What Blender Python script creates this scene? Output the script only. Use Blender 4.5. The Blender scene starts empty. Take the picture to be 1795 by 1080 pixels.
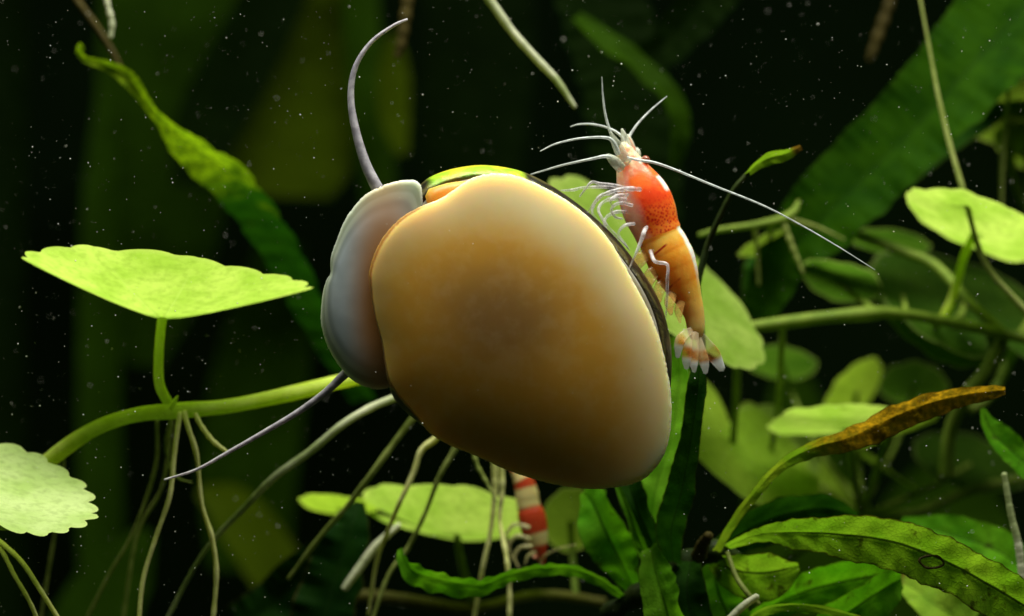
import bpy, math, random
import numpy as np
from mathutils import Vector
R = math.radians
rng = random.Random(7)
nrng = np.random.default_rng(11)
sc = bpy.context.scene
col = sc.collection

# ------------------------------------------------------------------ camera, world, lamp, exposure
MM = 0.001
K = 0.036            # millimetres per photograph pixel on the front glass (y = 0)
D = 220.0            # camera distance to the inside of the front glass, mm
cam_d = bpy.data.cameras.new('camera')
cam = bpy.data.objects.new('camera', cam_d); col.objects.link(cam)
cam.location = (0, -D * MM, 0); cam.rotation_euler = (R(90), 0, 0)
cam_d.sensor_width = 36.0
cam_d.lens = 36.0 * D / (1795 * K)
cam_d.clip_start = 0.005; cam_d.clip_end = 5.0
cam_d.dof.use_dof = True
cam_d.dof.focus_distance = (D + 3.0) * MM
cam_d.dof.aperture_fstop = cam_d.lens / 3.3
sc.camera = cam

world = bpy.data.worlds.new('World'); sc.world = world; world.use_nodes = True
bg = world.node_tree.nodes['Background']
bg.inputs['Color'].default_value = (0.55, 0.75, 0.42, 1); bg.inputs['Strength'].default_value = 0.03

lamp_d = bpy.data.lights.new('aquarium_lamp', 'AREA')
lamp_d.shape = 'RECTANGLE'; lamp_d.size = 0.20; lamp_d.size_y = 0.06
lamp_d.energy = 0.82; lamp_d.color = (1.0, 0.97, 0.88)
lamp = bpy.data.objects.new('aquarium_lamp', lamp_d); col.objects.link(lamp)
lamp.location = (0.012, -0.010, 0.15); lamp.rotation_euler = (0, R(4), 0)

sc.view_settings.view_transform = 'Standard'; sc.view_settings.look = 'None'
sc.view_settings.exposure = 0.0; sc.view_settings.gamma = 1.0
sc.view_settings.use_curve_mapping = False
sc.render.engine = 'CYCLES'
sc.cycles.use_denoising = True
sc.cycles.max_bounces = 8; sc.cycles.diffuse_bounces = 4; sc.cycles.transmission_bounces = 6
sc.cycles.transparent_max_bounces = 24
sc.cycles.caustics_reflective = False; sc.cycles.caustics_refractive = False

# ------------------------------------------------------------------ geometry helpers (millimetres)
def P(u, v, y=0.0):
    s = K * (D + y) / D
    return np.array([(u - 897.5) * s, y, (540.0 - v) * s])
def PP(pts, y0=0.0):
    return np.array([P(p[0], p[1], p[2] if len(p) > 2 else y0) for p in pts])
def catmull(pts, n, closed=False):
    pts = np.asarray(pts, float)
    if closed:
        ext = np.vstack([pts[-1], pts, pts[0], pts[1]]); segs = len(pts)
    else:
        ext = np.vstack([2 * pts[0] - pts[1], pts, 2 * pts[-1] - pts[-2]]); segs = len(pts) - 1
    lens = np.array([np.linalg.norm(ext[i + 2][:3] - ext[i + 1][:3]) + 1e-9 for i in range(segs)])
    cum = np.concatenate([[0], np.cumsum(lens)])
    ts = np.linspace(0, cum[-1], n, endpoint=not closed)
    out = []
    for t in ts:
        i = min(int(np.searchsorted(cum, t, side='right') - 1), segs - 1)
        f = (t - cum[i]) / lens[i]
        p0, p1, p2, p3 = ext[i], ext[i + 1], ext[i + 2], ext[i + 3]
        out.append(0.5 * ((2 * p1) + (-p0 + p2) * f + (2 * p0 - 5 * p1 + 4 * p2 - p3) * f * f + (-p0 + 3 * p1 - 3 * p2 + p3) * f ** 3))
    return np.array(out)
def norm(a):
    return a / (np.linalg.norm(a, axis=-1, keepdims=True) + 1e-12)
def wob(x, seed, freq=1.0):
    r = np.random.default_rng(seed)
    out = np.zeros_like(np.asarray(x, float))
    for k in range(5):
        out = out + r.normal() * np.sin(np.asarray(x) * freq * (k + 1) * 1.7 + r.uniform(0, 6.28)) / (k + 1)
    return out * 0.5

class MB:
    def __init__(self): self.v, self.f, self.uv, self.mi = [], [], [], []
    def add(self, v, f, uv, mi=0):
        o = sum(len(a) for a in self.v)
        self.v.append(np.asarray(v, float)); self.uv.append(np.asarray(uv, float))
        self.f += [tuple(i + o for i in q) for q in f]; self.mi += [mi] * len(f)
        return self
    def grid(self, G, UV, wrap_v=False, wrap_u=False, mi=0, flip=False):
        nu, nv = G.shape[:2]
        f = []
        for i in range(nu if wrap_u else nu - 1):
            for j in range(nv if wrap_v else nv - 1):
                q = (i * nv + j, ((i + 1) % nu) * nv + j, ((i + 1) % nu) * nv + (j + 1) % nv, i * nv + (j + 1) % nv)
                f.append(q[::-1] if flip else q)
        return self.add(G.reshape(-1, 3), f, UV.reshape(-1, 2), mi)
    def build(self, name, mats, parent=None, smooth=True):
        v = np.vstack(self.v) * MM
        if parent is not None:
            o, off = parent, np.zeros(3)
            while o is not None:
                off = off + np.array(o.location); o = o.parent
            v = v - off
        me = bpy.data.meshes.new(name)
        me.from_pydata(v.tolist(), [], self.f)
        uv = np.vstack(self.uv)
        li = np.empty(len(me.loops), dtype=np.int32); me.loops.foreach_get('vertex_index', li)
        ul = me.uv_layers.new(name='UVMap')
        ul.data.foreach_set('uv', uv[li].astype(np.float32).ravel())
        for m in (mats if isinstance(mats, (list, tuple)) else [mats]): me.materials.append(m)
        me.polygons.foreach_set('material_index', np.array(self.mi, dtype=np.int32))
        me.polygons.foreach_set('use_smooth', [smooth] * len(me.polygons))
        me.update()
        ob = bpy.data.objects.new(name, me); col.objects.link(ob)
        if parent is not None: ob.parent = parent
        return ob

def frames(C):
    """tangent, in-picture across vector (to the right of an upward axis), normal towards the camera"""
    T = norm(np.gradient(C, axis=0))
    A = norm(np.cross(T, np.array([0, 1.0, 0])))
    Nn = norm(np.cross(A, T))
    return T, A, Nn

def tube_into(mb, pts, rad, n=None, m=8, mi=0, flat=1.0, rough=0.0, seed=0):
    """pts in mm (k x 3); rad in mm per point"""
    pts = np.asarray(pts, float); rad = np.broadcast_to(np.asarray(rad, float), (len(pts),))
    n = n or max(8, len(pts) * 6)
    CR = catmull(np.hstack([pts, rad[:, None]]), n)
    C, r = CR[:, :3], np.maximum(CR[:, 3], 0.01)
    if rough: r = r * (1 + rough * wob(np.linspace(0, 20, n), seed, 1.0))
    T, A, Nn = frames(C)
    for i in range(1, n):
        if A[i] @ A[i - 1] < 0: A[i], Nn[i] = -A[i], -Nn[i]
    # rounded ends
    C = np.vstack([C[0] - T[0] * r[0] * .5, C, C[-1] + T[-1] * r[-1] * .5]); r = np.concatenate([[r[0] * .05], r, [r[-1] * .05]])
    A = np.vstack([A[0], A, A[-1]]); Nn = np.vstack([Nn[0], Nn, Nn[-1]])
    th = np.linspace(0, 2 * np.pi, m, endpoint=False)
    G = C[:, None] + (A[:, None] * np.cos(th)[None, :, None] + Nn[:, None] * np.sin(th)[None, :, None] * flat) * r[:, None, None]
    UV = np.stack(np.meshgrid(np.linspace(0, 1, n + 2), th / (2 * np.pi), indexing='ij'), -1)
    return mb.grid(G, UV, wrap_v=True, mi=mi)
def tube(name, pts, hw, mat, parent, y=0.0, n=None, m=8, flat=1.0, rough=0.05, seed=None):
    """pts in photograph pixels with a depth; hw in pixels"""
    hw = np.broadcast_to(np.asarray(hw, float), (len(pts),))
    w = PP(pts, y); rad = [h * K * (D + q[1]) / D for h, q in zip(hw, w)]
    mb = MB(); tube_into(mb, w, rad, n, m, flat=flat, rough=rough, seed=rng.randrange(9999) if seed is None else seed)
    return mb.build(name, mat, parent)

def blade(name, pts, hw, mat, parent, y=0.0, tilt=25, cup=0.25, wave=0.25, n=72, m=13, freq=1.0, seed=None, edge=0.07, quilting=1.0):
    """a strap-shaped leaf with midrib, undulating margins and a real thickness"""
    seed = rng.randrange(9999) if seed is None else seed
    w = PP(pts, y); hw = np.broadcast_to(np.asarray(hw, float), (len(pts),))
    h = np.array([a * K * (D + q[1]) / D for a, q in zip(hw, w)])
    tl = np.broadcast_to(np.asarray(tilt, float), (len(pts),))
    X = catmull(np.hstack([w, h[:, None], tl[:, None]]), n)
    C, h, tl = X[:, :3], np.maximum(X[:, 3], 0.03), np.radians(X[:, 4])
    T, A, Nn = frames(C)
    A2 = A * np.cos(tl)[:, None] + Nn * np.sin(tl)[:, None]
    N2 = norm(np.cross(A2, T))
    hr = h / np.maximum(np.cos(tl), .35)
    s = np.linspace(0, 1, n); L = np.sum(np.linalg.norm(np.diff(C, axis=0), axis=1))
    vv = np.linspace(-1, 1, m)
    eL = 1 + edge * wob(s * L, seed, 1.1 * freq); eR = 1 + edge * wob(s * L, seed + 1, 1.1 * freq)
    wide = hr[:, None] * np.where(vv[None] < 0, eL[:, None], eR[:, None]) * vv[None]
    hm = np.minimum(hr, 2.5)
    off = -cup * hm[:, None] * (np.abs(vv) ** 1.5)[None]
    off = off + wave * np.minimum(hm, 1.2)[:, None] * (np.abs(vv) ** 1.3)[None] * np.where(vv[None] < 0, wob(s * L, seed + 2, .75 * freq)[:, None], wob(s * L, seed + 3, .75 * freq)[:, None])
    quilt = quilting * .05 * np.minimum(hm, 1.5)[:, None] * np.sin((s * L * 2.6)[:, None] - 3.0 * np.abs(vv)[None]) * (np.abs(vv) * (1 - np.abs(vv)))[None] * 4
    rib = .10 * np.minimum(hm, 1.2)[:, None] * np.exp(-(vv / .09) ** 2)[None]
    G = C[:, None] + A2[:, None] * wide[..., None] + N2[:, None] * (off + quilt + rib)[..., None]
    UV = np.stack(np.meshgrid(s, (vv + 1) / 2, indexing='ij'), -1)
    ob = MB().grid(G, UV).build(name, mat, parent)
    ob['length_mm'] = float(L)
    return ob

def penny(name, c, e1, e2, mat, parent, cup=0.12, cpow=1.7, notch=None, teeth=15, seed=None, nr=12, nt=150, wave=0.04, depth=0.05, petiole=None, pmat=None, phw=6):
    """a round scalloped leaf. c = (u,v,y); e1,e2 = (du,dv,dy_mm) half axes; notch angle in degrees; petiole = list of (u,v,y) from the leaf centre on"""
    seed = rng.randrange(9999) if seed is None else seed
    C = P(*c); s = K * (D + c[2]) / D
    E1 = np.array([e1[0] * s, e1[2], -e1[1] * s]); E2 = np.array([e2[0] * s, e2[2], -e2[1] * s])
    Nn = norm(np.cross(E1, E2)); Rm = (np.linalg.norm(E1) + np.linalg.norm(E2)) / 2
    if Nn[2] < 0: Nn = -Nn                      # upper side
    th = np.linspace(0, 2 * np.pi, nt, endpoint=False)
    saw = np.abs(np.sin(th * teeth / 2 + .6 * wob(th, seed, 1)))
    rr = (1 + depth * (saw ** .6 - .6) + .03 * wob(th, seed + 1, 1))
    if notch is not None:
        dn = (th - R(notch) + np.pi) % (2 * np.pi) - np.pi
        rr = rr * (1 - .72 * np.exp(-(dn / .16) ** 2))
    t = np.linspace(0, 1, nr) ** .85
    vein = np.exp(-((np.abs(np.sin(th * 4.5 + .4))) / .10) ** 2)
    rg = t[:, None] * rr[None]
    z = cup * Rm * rg ** cpow + wave * Rm * rg ** 2 * wob(th, seed + 2, 1.3)[None] - .012 * Rm * vein[None] * (1 - t[:, None] * .6)
    G = C + rg[..., None] * (np.cos(th)[None, :, None] * E1 + np.sin(th)[None, :, None] * E2) + z[..., None] * Nn
    UV = np.stack(np.meshgrid(t, th / (2 * np.pi), indexing='ij'), -1)
    ob = MB().grid(G, UV, wrap_v=True).build(name, mat, parent)
    if petiole:
        tube('petiole', petiole, np.linspace(phw, phw * 1.15, len(petiole)), pmat, ob, n=24)
    return ob

def polar_into(mb, outline_px, centre_px, rings, y0, N=140, mi=0, ruffle=0.0, seed=3, grain=0.0):
    """rings: list of (t, y). Front centre first. Points = centre + (outline-centre)*t at depth y"""
    O = catmull(np.array([[p[0], p[1], 0] for p in outline_px], float), N, closed=True)[:, :2]
    c = np.array(centre_px, float)
    th = np.linspace(0, 2 * np.pi, N, endpoint=False)
    rf = 1 + ruffle * (wob(th, seed, 9) + .6 * wob(th, seed + 1, 23)) + grain * np.clip(np.random.default_rng(seed).normal(0, .5, N), -1, 1) * np.clip(.5 + wob(th, seed + 4, 5), 0, 1)
    Fq = np.fft.fft(O[:, 0] + 1j * O[:, 1]); kk = np.abs(np.fft.fftfreq(N) * N); Z = np.fft.ifft(np.where(kk <= 2, Fq, 0)); Os = np.stack([Z.real, Z.imag], -1)
    G, UV = [], []
    for k, (t, y) in enumerate(rings):
        row = []
        for o, os_, q in zip(O, Os, rf):
            bl = min(1.0, t) ** 5
            o = o * bl + os_ * (1 - bl)
            p = c + (o - c) * t * (1 + (q - 1) * min(1, t ** 40))
            yy = y(p) if callable(y) else y
            row.append(P(p[0], p[1], yy))
        G.append(row); UV.append([(t if k <= np.argmax([a[0] for a in rings]) else 2 - t, a / (2 * np.pi)) for a in th])
    return mb.grid(np.array(G), np.array(UV), wrap_v=True, mi=mi)

# ------------------------------------------------------------------ things
def tag(o, label=None, cat=None, group=None, kind=None):
    if label: o['label'] = label
    if cat: o['category'] = cat
    if group: o['group'] = group
    if kind: o['kind'] = kind
    return o
def thing(name, base, label, cat, group=None):
    o = bpy.data.objects.new(name, None); col.objects.link(o)
    o.location = [float(a) for a in P(*base) * MM]; o.empty_display_size = .004
    return tag(o, label, cat, group)

# ------------------------------------------------------------------ materials
class NT:
    def __init__(self, name):
        self.m = bpy.data.materials.new(name); self.m.use_nodes = True
        self.t = self.m.node_tree; self.t.nodes.clear()
        self.out = self.t.nodes.new('ShaderNodeOutputMaterial')
    def n(self, typ, **kw):
        nd = self.t.nodes.new('ShaderNode' + typ)
        for k, v in kw.items(): setattr(nd, k, v)
        return nd
    def set(self, sock, v):
        if hasattr(v, 'is_output') or isinstance(v, bpy.types.NodeSocket): self.t.links.new(v, sock)
        elif isinstance(v, (tuple, list)) and len(v) == 3 and sock.type == 'RGBA': sock.default_value = (*v, 1)
        else: sock.default_value = v
    def math(self, op, a, b=0.0, c=None):
        nd = self.n('Math', operation=op); self.set(nd.inputs[0], a); self.set(nd.inputs[1], b)
        if c is not None: self.set(nd.inputs[2], c)
        return nd.outputs[0]
    def smooth(self, x, lo, hi, a=0.0, b=1.0):
        nd = self.n('MapRange', interpolation_type='SMOOTHSTEP'); nd.clamp = True
        for i, q in enumerate((x, lo, hi, a, b)): self.set(nd.inputs[i], q)
        return nd.outputs[0]
    def mix(self, f, a, b, blend='MIX'):
        nd = self.n('Mix', data_type='RGBA', blend_type=blend)
        self.set(nd.inputs[0], f); self.set(nd.inputs[6], a); self.set(nd.inputs[7], b)
        return nd.outputs[2]
    def noise(self, scale, detail=3, rough=.55, vec=None, dist=0.0):
        nd = self.n('TexNoise'); self.set(nd.inputs['Scale'], scale); nd.inputs['Detail'].default_value = detail
        nd.inputs['Roughness'].default_value = rough; nd.inputs['Distortion'].default_value = dist
        self.t.links.new(vec or self.obj(), nd.inputs['Vector']); return nd.outputs['Fac']
    def voro(self, scale, feature='F1', vec=None):
        nd = self.n('TexVoronoi', feature=feature); nd.inputs['Scale'].default_value = scale
        self.t.links.new(vec or self.obj(), nd.inputs['Vector']); return nd.outputs['Distance']
    def obj(self):
        if not hasattr(self, '_c'): self._c = self.n('TexCoord')
        return self._c.outputs['Object']
    def uv(self):
        if not hasattr(self, '_u'):
            self.obj(); s = self.n('SeparateXYZ'); self.t.links.new(self._c.outputs['UV'], s.inputs[0]); self._u = s
        return self._u.outputs[0], self._u.outputs[1]
    def rand(self):
        return self.n('ObjectInfo').outputs['Random']
    def xyz(self):
        s = self.n('SeparateXYZ'); self.t.links.new(self.obj(), s.inputs[0]); return s.outputs
    def bump(self, h, strength, dist):
        b = self.n('Bump'); b.inputs['Strength'].default_value = strength; b.inputs['Distance'].default_value = dist
        self.t.links.new(h, b.inputs['Height']); return b.outputs[0]
    def end(self, s): self.t.links.new(s, self.out.inputs['Surface']); return self.m
    def princ(self, colour, rough=.5, spec=.3, sss=0.0, radius=(1, .5, .3), scale=.001, normal=None, **kw):
        b = self.n('BsdfPrincipled'); self.set(b.inputs['Base Color'], colour); self.set(b.inputs['Roughness'], rough)
        b.inputs['Specular IOR Level'].default_value = spec
        if sss:
            b.inputs['Subsurface Weight'].default_value = sss; b.inputs['Subsurface Radius'].default_value = radius
            b.inputs['Subsurface Scale'].default_value = scale
        if normal is not None: self.t.links.new(normal, b.inputs['Normal'])
        for k, v in kw.items(): self.set(b.inputs[k], v)
        return b.outputs[0]
    def shmix(self, f, a, b):
        nd = self.n('MixShader'); self.set(nd.inputs[0], f); self.t.links.new(a, nd.inputs[1]); self.t.links.new(b, nd.inputs[2]); return nd.outputs[0]

def leafy(N, colour, trans_tint, tfac, normal=None, spec=.12, rough=.5):
    """diffuse + light passing through the leaf + weak gloss"""
    d = N.princ(colour, rough, spec, normal=normal)
    tr = N.n('BsdfTranslucent'); N.set(tr.inputs['Color'], N.mix(1.0, colour, trans_tint, 'MULTIPLY'))
    if normal is not None: N.t.links.new(normal, tr.inputs['Normal'])
    return N.shmix(tfac, d, tr.outputs[0])

def penny_mat(name, a, b, vein=(.55, .75, .2), tint=(1, 1, .8), tfac=.68, veinf=.5):
    N = NT(name); r, th = N.uv()
    nz = N.noise(260, 4); fine = N.noise(1700, 3)
    c = N.mix(N.smooth(nz, .3, .7), a, b)
    c = N.mix(N.math('MULTIPLY', N.smooth(fine, .42, .7), .4), c, tuple(x * .65 for x in a))
    vf = N.math('ABSOLUTE', N.math('SINE', N.math('MULTIPLY_ADD', th, 2 * math.pi * 4.5, .4)))
    vf = N.math('MULTIPLY', N.smooth(vf, 0.0, .07, 1.0, 0.0), N.smooth(r, .95, .2))
    c = N.mix(N.math('MULTIPLY', vf, veinf), c, vein)
    spots = N.smooth(N.noise(900, 2), .70, .78)
    c = N.mix(N.math('MULTIPLY', spots, .45), c, (.10, .12, .015))
    c = N.mix(N.smooth(r, .93, 1.0, 0, .25), c, (.62, .72, .22))
    bn = N.bump(N.math('ADD', nz, N.math('MULTIPLY', fine, .3)), .35, .0003)
    return N.end(leafy(N, c, tint, tfac, bn))

def fern_mat(name, a, b, dark=(.01, .03, .004), tint=(.9, 1, .4), tfac=.5, spots=.0, brown=None, veins=.6, margin=.5, dry=(.30, .18, .018), dryspot=.6):
    """a,b: greens; spots 0..1; brown=(u0,u1): turns dry between those places along the blade"""
    N = NT(name); u, v = N.uv()
    nz = N.noise(420, 5); fine = N.noise(2600, 4); big = N.noise(110, 2)
    c = N.mix(N.smooth(nz, .32, .68), a, b)
    c = N.mix(N.smooth(big, .4, .7, 0, .5), c, tuple(x * .55 for x in a))
    w = N.math('ABSOLUTE', N.math('SUBTRACT', v, .5))
    cell = N.smooth(N.voro(3000, 'DISTANCE_TO_EDGE'), 0.0, .12, 1.0, 0.0)
    c = N.mix(N.math('MULTIPLY', cell, .14 * veins), c, dark)
    if spots:
        sp = N.smooth(N.noise(700, 4, .65), .60 - .1 * spots, .72 - .1 * spots)
        c = N.mix(N.math('MULTIPLY', sp, .75), c, (.035, .022, .006))
    if brown:
        bf = N.math('ADD', u, N.math('MULTIPLY', N.math('SUBTRACT', nz, .5), .35))
        dr = N.mix(N.smooth(fine, .35, .7), dry, (dry[0] * 2.4, dry[1] * 2.0, dry[2] * 1.3))
        dr = N.mix(N.smooth(N.noise(500, 5, .7), .5, .62, 0, dryspot), dr, (.05, .022, .006))
        c = N.mix(N.smooth(bf, brown[0], brown[1]), c, dr)
    mid = N.smooth(w, .012, .035, 1.0, 0.0)
    c = N.mix(N.math('MULTIPLY', mid, veins), c, dark)
    side = N.math('ABSOLUTE', N.math('SINE', N.math('ADD', N.math('MULTIPLY', u, 44.0), N.math('ADD', N.math('MULTIPLY', w, -9.0), N.math('MULTIPLY', nz, 2.5)))))
    c = N.mix(N.math('MULTIPLY', N.smooth(side, 0.0, .09, 1, 0), .28 * veins), c, dark)
    mg = N.smooth(N.math('ADD', w, N.math('MULTIPLY', N.math('SUBTRACT', fine, .5), .06)), .455, .495)
    c = N.mix(N.math('MULTIPLY', mg, margin), c, (.05, .03, .01))
    bn = N.bump(N.math('ADD', N.math('MULTIPLY', cell, -.25), nz), .4, .0002)
    return N.end(leafy(N, c, tint, tfac, bn, spec=.025, rough=.55))

def stem_mat(name, a, b, tint=(1, 1, .6), sss=.0, tfac=.35, sc=700, blotch=None):
    N = NT(name); u, v = N.uv()
    nz = N.noise(sc, 4); c = N.mix(N.smooth(nz, .3, .7), a, b)
    if blotch: c = N.mix(N.smooth(N.noise(sc * .25, 2), .48, .62, 0, .85), c, blotch)
    c = N.mix(N.smooth(N.noise(sc * 5, 2), .55, .75, 0, .35), c, tuple(x * .5 for x in a))
    return N.end(leafy(N, c, tint, tfac, N.bump(nz, .4, .0002)))

M = {}
M['penny'] = penny_mat('pennywort_leaf_fresh', (.34, .57, .06), (.54, .75, .14))
M['penny_near'] = penny_mat('pennywort_leaf_pale', (.52, .74, .20), (.72, .90, .36), tfac=.5)
M['penny_mid'] = penny_mat('pennywort_leaf_mid', (.30, .50, .03), (.42, .64, .05))
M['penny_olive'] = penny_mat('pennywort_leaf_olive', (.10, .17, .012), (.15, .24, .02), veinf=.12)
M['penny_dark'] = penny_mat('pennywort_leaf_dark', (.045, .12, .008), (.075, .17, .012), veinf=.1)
M['stem'] = stem_mat('pennywort_stem', (.66, .82, .08), (.80, .92, .20), tfac=.5)
M['stem_dim'] = stem_mat('pennywort_stem_old', (.16, .25, .03), (.26, .36, .05))
M['stem_tan'] = stem_mat('tan_stem', (.20, .20, .04), (.36, .34, .12), blotch=(.10, .09, .015))
M['root'] = stem_mat('pale_root', (.66, .68, .22), (.80, .80, .38), sc=900)
M['root_grey'] = stem_mat('grey_root', (.52, .56, .36), (.70, .72, .52), sc=900, blotch=(.34, .42, .16))
M['root_dim'] = stem_mat('dim_root', (.24, .30, .06), (.36, .42, .12), sc=900)
M['root_brown'] = stem_mat('brown_root', (.055, .045, .012), (.10, .08, .02), sc=900)
M['fern'] = fern_mat('fern_blade_bright', (.14, .44, .012), (.26, .60, .03), veins=.35, margin=.1)
M['fern_spot'] = fern_mat('fern_blade_spotted', (.24, .50, .025), (.40, .66, .05), spots=.45, veins=.9, margin=.9)
M['fern_mid'] = fern_mat('fern_blade_green', (.07, .28, .006), (.15, .42, .012), spots=.15, veins=.7, margin=.5)
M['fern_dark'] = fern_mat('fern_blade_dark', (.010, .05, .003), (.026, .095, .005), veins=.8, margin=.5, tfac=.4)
M['fern_black'] = fern_mat('fern_blade_blackish_green', (.004, .022, .002), (.008, .034, .002), veins=.5, tfac=.35)  # a very dark green of the leaf itself
M['fern_far'] = fern_mat('far_blade_green', (.012, .055, .0005), (.028, .095, .001), veins=.25, margin=.1)
M['fern_dry'] = fern_mat('fern_blade_drying', (.20, .36, .025), (.34, .44, .04), brown=(.34, .58), veins=.25, margin=.8)
M['fern_tip'] = fern_mat('fern_blade_tip', (.20, .40, .025), (.32, .52, .04), brown=(.80, .93), veins=.3, margin=.2, dry=(.10, .06, .02))
M['stalk'] = stem_mat('fern_stalk', (.018, .035, .008), (.045, .07, .015))
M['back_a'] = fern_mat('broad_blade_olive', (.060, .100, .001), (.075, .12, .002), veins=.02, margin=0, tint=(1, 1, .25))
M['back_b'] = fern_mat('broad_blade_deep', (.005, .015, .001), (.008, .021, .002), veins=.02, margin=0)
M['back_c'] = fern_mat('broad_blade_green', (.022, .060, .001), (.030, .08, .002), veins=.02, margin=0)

# front glass and back wall of the tank
N = NT('clear_glass'); t_ = N.n('BsdfTransparent'); t_.inputs[0].default_value = (.985, .99, .985, 1); M['glass'] = N.end(t_.outputs[0])
N = NT('tank_back_haze_green'); M['wall'] = N.end(N.princ(N.mix(N.smooth(N.noise(18, 3), .35, .7), (.0030, .0075, .0020), (.0050, .0120, .0028)), .8, 0.0))  # green lift of hazy water painted into the dark back wall

def slab(name, x0, x1, y0, y1, z0, z1, mat):
    v = [(x, y, z) for x in (x0, x1) for y in (y0, y1) for z in (z0, z1)]
    f = [(0, 1, 3, 2), (4, 6, 7, 5), (0, 4, 5, 1), (2, 3, 7, 6), (0, 2, 6, 4), (1, 5, 7, 3)]
    return tag(MB().add(v, f, [(0, 0)] * 8).build(name, mat, smooth=False), kind='structure')
slab('front_glass', -260, 260, -5.0, 0.0, -160, 160, M['glass'])
slab('tank_back_wall', -260, 260, 230, 234, -160, 160, M['wall'])

# ------------------------------------------------------------------ the snail
def snail():
    # materials
    N = NT('snail_foot'); r, th = N.uv(); X = N.xyz()
    # flesh colours with some painted light and shade: pale margin, orange flesh, dusky gut in the middle
    ox, oz = P(875, 560)[0] * MM, P(875, 560)[2] * MM
    n1 = N.noise(160, 3); warp = N.math('MULTIPLY', N.math('SUBTRACT', n1, .5), .0035)
    nf = N.noise(900, 4)
    body = snail_root_loc
    lamp_side = N.math('ADD', N.math('MULTIPLY', X[0], 22.0), N.math('MULTIPLY', X[2], 26.0))     # margin painted paler up and right, where lamp light falls on the sole
    rim = N.math('ADD', N.math('ADD', r, N.math('MULTIPLY', N.math('SUBTRACT', n1, .5), .2)), lamp_side)
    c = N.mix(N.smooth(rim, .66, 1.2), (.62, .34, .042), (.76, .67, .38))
    c = N.mix(N.math('MULTIPLY', N.smooth(r, .93, 1.0, 0, .6), N.smooth(lamp_side, -.25, .2)), c, (.74, .70, .50))
    dx = N.math('SUBTRACT', X[0], float(ox - body[0])); dz = N.math('SUBTRACT', X[2], float(oz - body[2]))
    dd = N.math('SQRT', N.math('ADD', N.math('POWER', N.math('ABSOLUTE', dx), 2), N.math('POWER', N.math('ABSOLUTE', dz), 2)))
    c = N.mix(N.smooth(N.math('ADD', dd, warp), .0005, .0060, .75, 0.0), c, (.24, .13, .050))
    c = N.mix(N.smooth(nf, .4, .7, 0, .10), c, (.80, .66, .40))
    fleck = N.math('MULTIPLY', N.smooth(N.voro(420), .05, .025), N.smooth(N.noise(300, 1), .5, .6))
    c = N.mix(N.math('MULTIPLY', fleck, .5), c, (.20, .12, .05))
    rimdots = N.math('MULTIPLY', N.smooth(r, .985, .997), N.smooth(N.noise(3800, 4, .7), .46, .6))
    crease_shade = N.math('MULTIPLY', N.smooth(N.math('ADD', r, N.math('MULTIPLY', N.math('SUBTRACT', nf, .5), .012)), .978, .992), N.smooth(X[0], -.0045, -.0062))
    c = N.mix(N.math('MULTIPLY', crease_shade, .9), c, (.05, .035, .015))  # dark groove line beside the snout, its shade put into the colour
    c = N.mix(N.math('MULTIPLY', rimdots, .5), c, (.14, .12, .10))
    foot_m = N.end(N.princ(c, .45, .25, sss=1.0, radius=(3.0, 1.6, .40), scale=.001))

    N = NT('snail_snout'); r, th = N.uv()
    n1 = N.noise(260, 3); n2 = N.noise(1500, 3); X = N.xyz()
    rr = N.math('ADD', r, N.math('MULTIPLY', N.math('SUBTRACT', n1, .5), .05))
    c = N.mix(N.smooth(n1, .35, .7), (.44, .50, .52), (.60, .66, .68))
    c = N.mix(N.smooth(rr, .74, .83, 0, .7), c, (.26, .30, .27))
    c = N.mix(N.smooth(rr, .83, .88, 0, .8), c, (.44, .49, .40))
    c = N.mix(N.smooth(rr, .90, .93, 0, .55), c, (.22, .26, .17))
    c = N.mix(N.smooth(rr, .955, .985, 0, .8), c, (.50, .55, .46))
    q = P(674, 528) * MM
    dx = N.math('SUBTRACT', X[0], float(q[0] - body[0])); dz = N.math('MULTIPLY', N.math('SUBTRACT', X[2], float(q[2] - body[2])), .30)
    dd = N.math('SQRT', N.math('ADD', N.math('MULTIPLY', dx, dx), N.math('MULTIPLY', dz, dz)))
    c = N.mix(N.smooth(dd, .0008, .0030, .95, 0), c, (.55, .24, .05))
    snout_m = N.end(N.princ(c, .35, .3, sss=.9, radius=(1.0, 1.0, .8), scale=.0012, normal=N.bump(n1, .15, .0003)))

    N = NT('snail_mantle')
    c = N.mix(N.smooth(N.noise(300, 3), .35, .7), (.72, .28, .03), (.84, .44, .10))
    mantle_m = N.end(N.princ(c, .4, .3, sss=.8, radius=(2, .8, .3), scale=.001))

    N = NT('snail_tentacle'); u, v = N.uv()
    c = N.mix(N.smooth(N.noise(1800, 3), .35, .7), (.24, .23, .26), (.40, .39, .42))
    tent_m = N.end(N.princ(c, .4, .3, sss=.7, radius=(1, .9, .9), scale=.0006))

    N = NT('snail_shell'); t, th = N.uv()
    n1 = N.noise(380, 4, .6, dist=1.0); n2 = N.noise(1900, 4, .7)
    wv = N.math('SINE', N.math('ADD', N.math('MULTIPLY', t, 44.0), N.math('MULTIPLY', n1, 9.0)))
    c = N.mix(N.smooth(wv, -.2, .4), (.018, .016, .008), (.085, .075, .022))
    # yellow-green stripe painted bright at the top edge, where lamp light shines through
    bd = N.math('ABSOLUTE', N.math('ADD', th, .010))
    bd = N.math('MINIMUM', bd, N.math('ABSOLUTE', N.math('SUBTRACT', th, .990)))
    c = N.mix(N.math('MULTIPLY', N.smooth(N.math('ADD', bd, N.math('MULTIPLY', N.math('SUBTRACT', n1, .5), .03)), .058, .046, 0, 1), N.smooth(n2, .25, .45, .6, 1)), c, N.mix(N.smooth(n1, .40, .60), (.62, .56, .03), (.32, .60, .03)))
    c = N.mix(N.smooth(n2, .58, .70, 0, .6), c, (.01, .008, .005))
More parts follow.
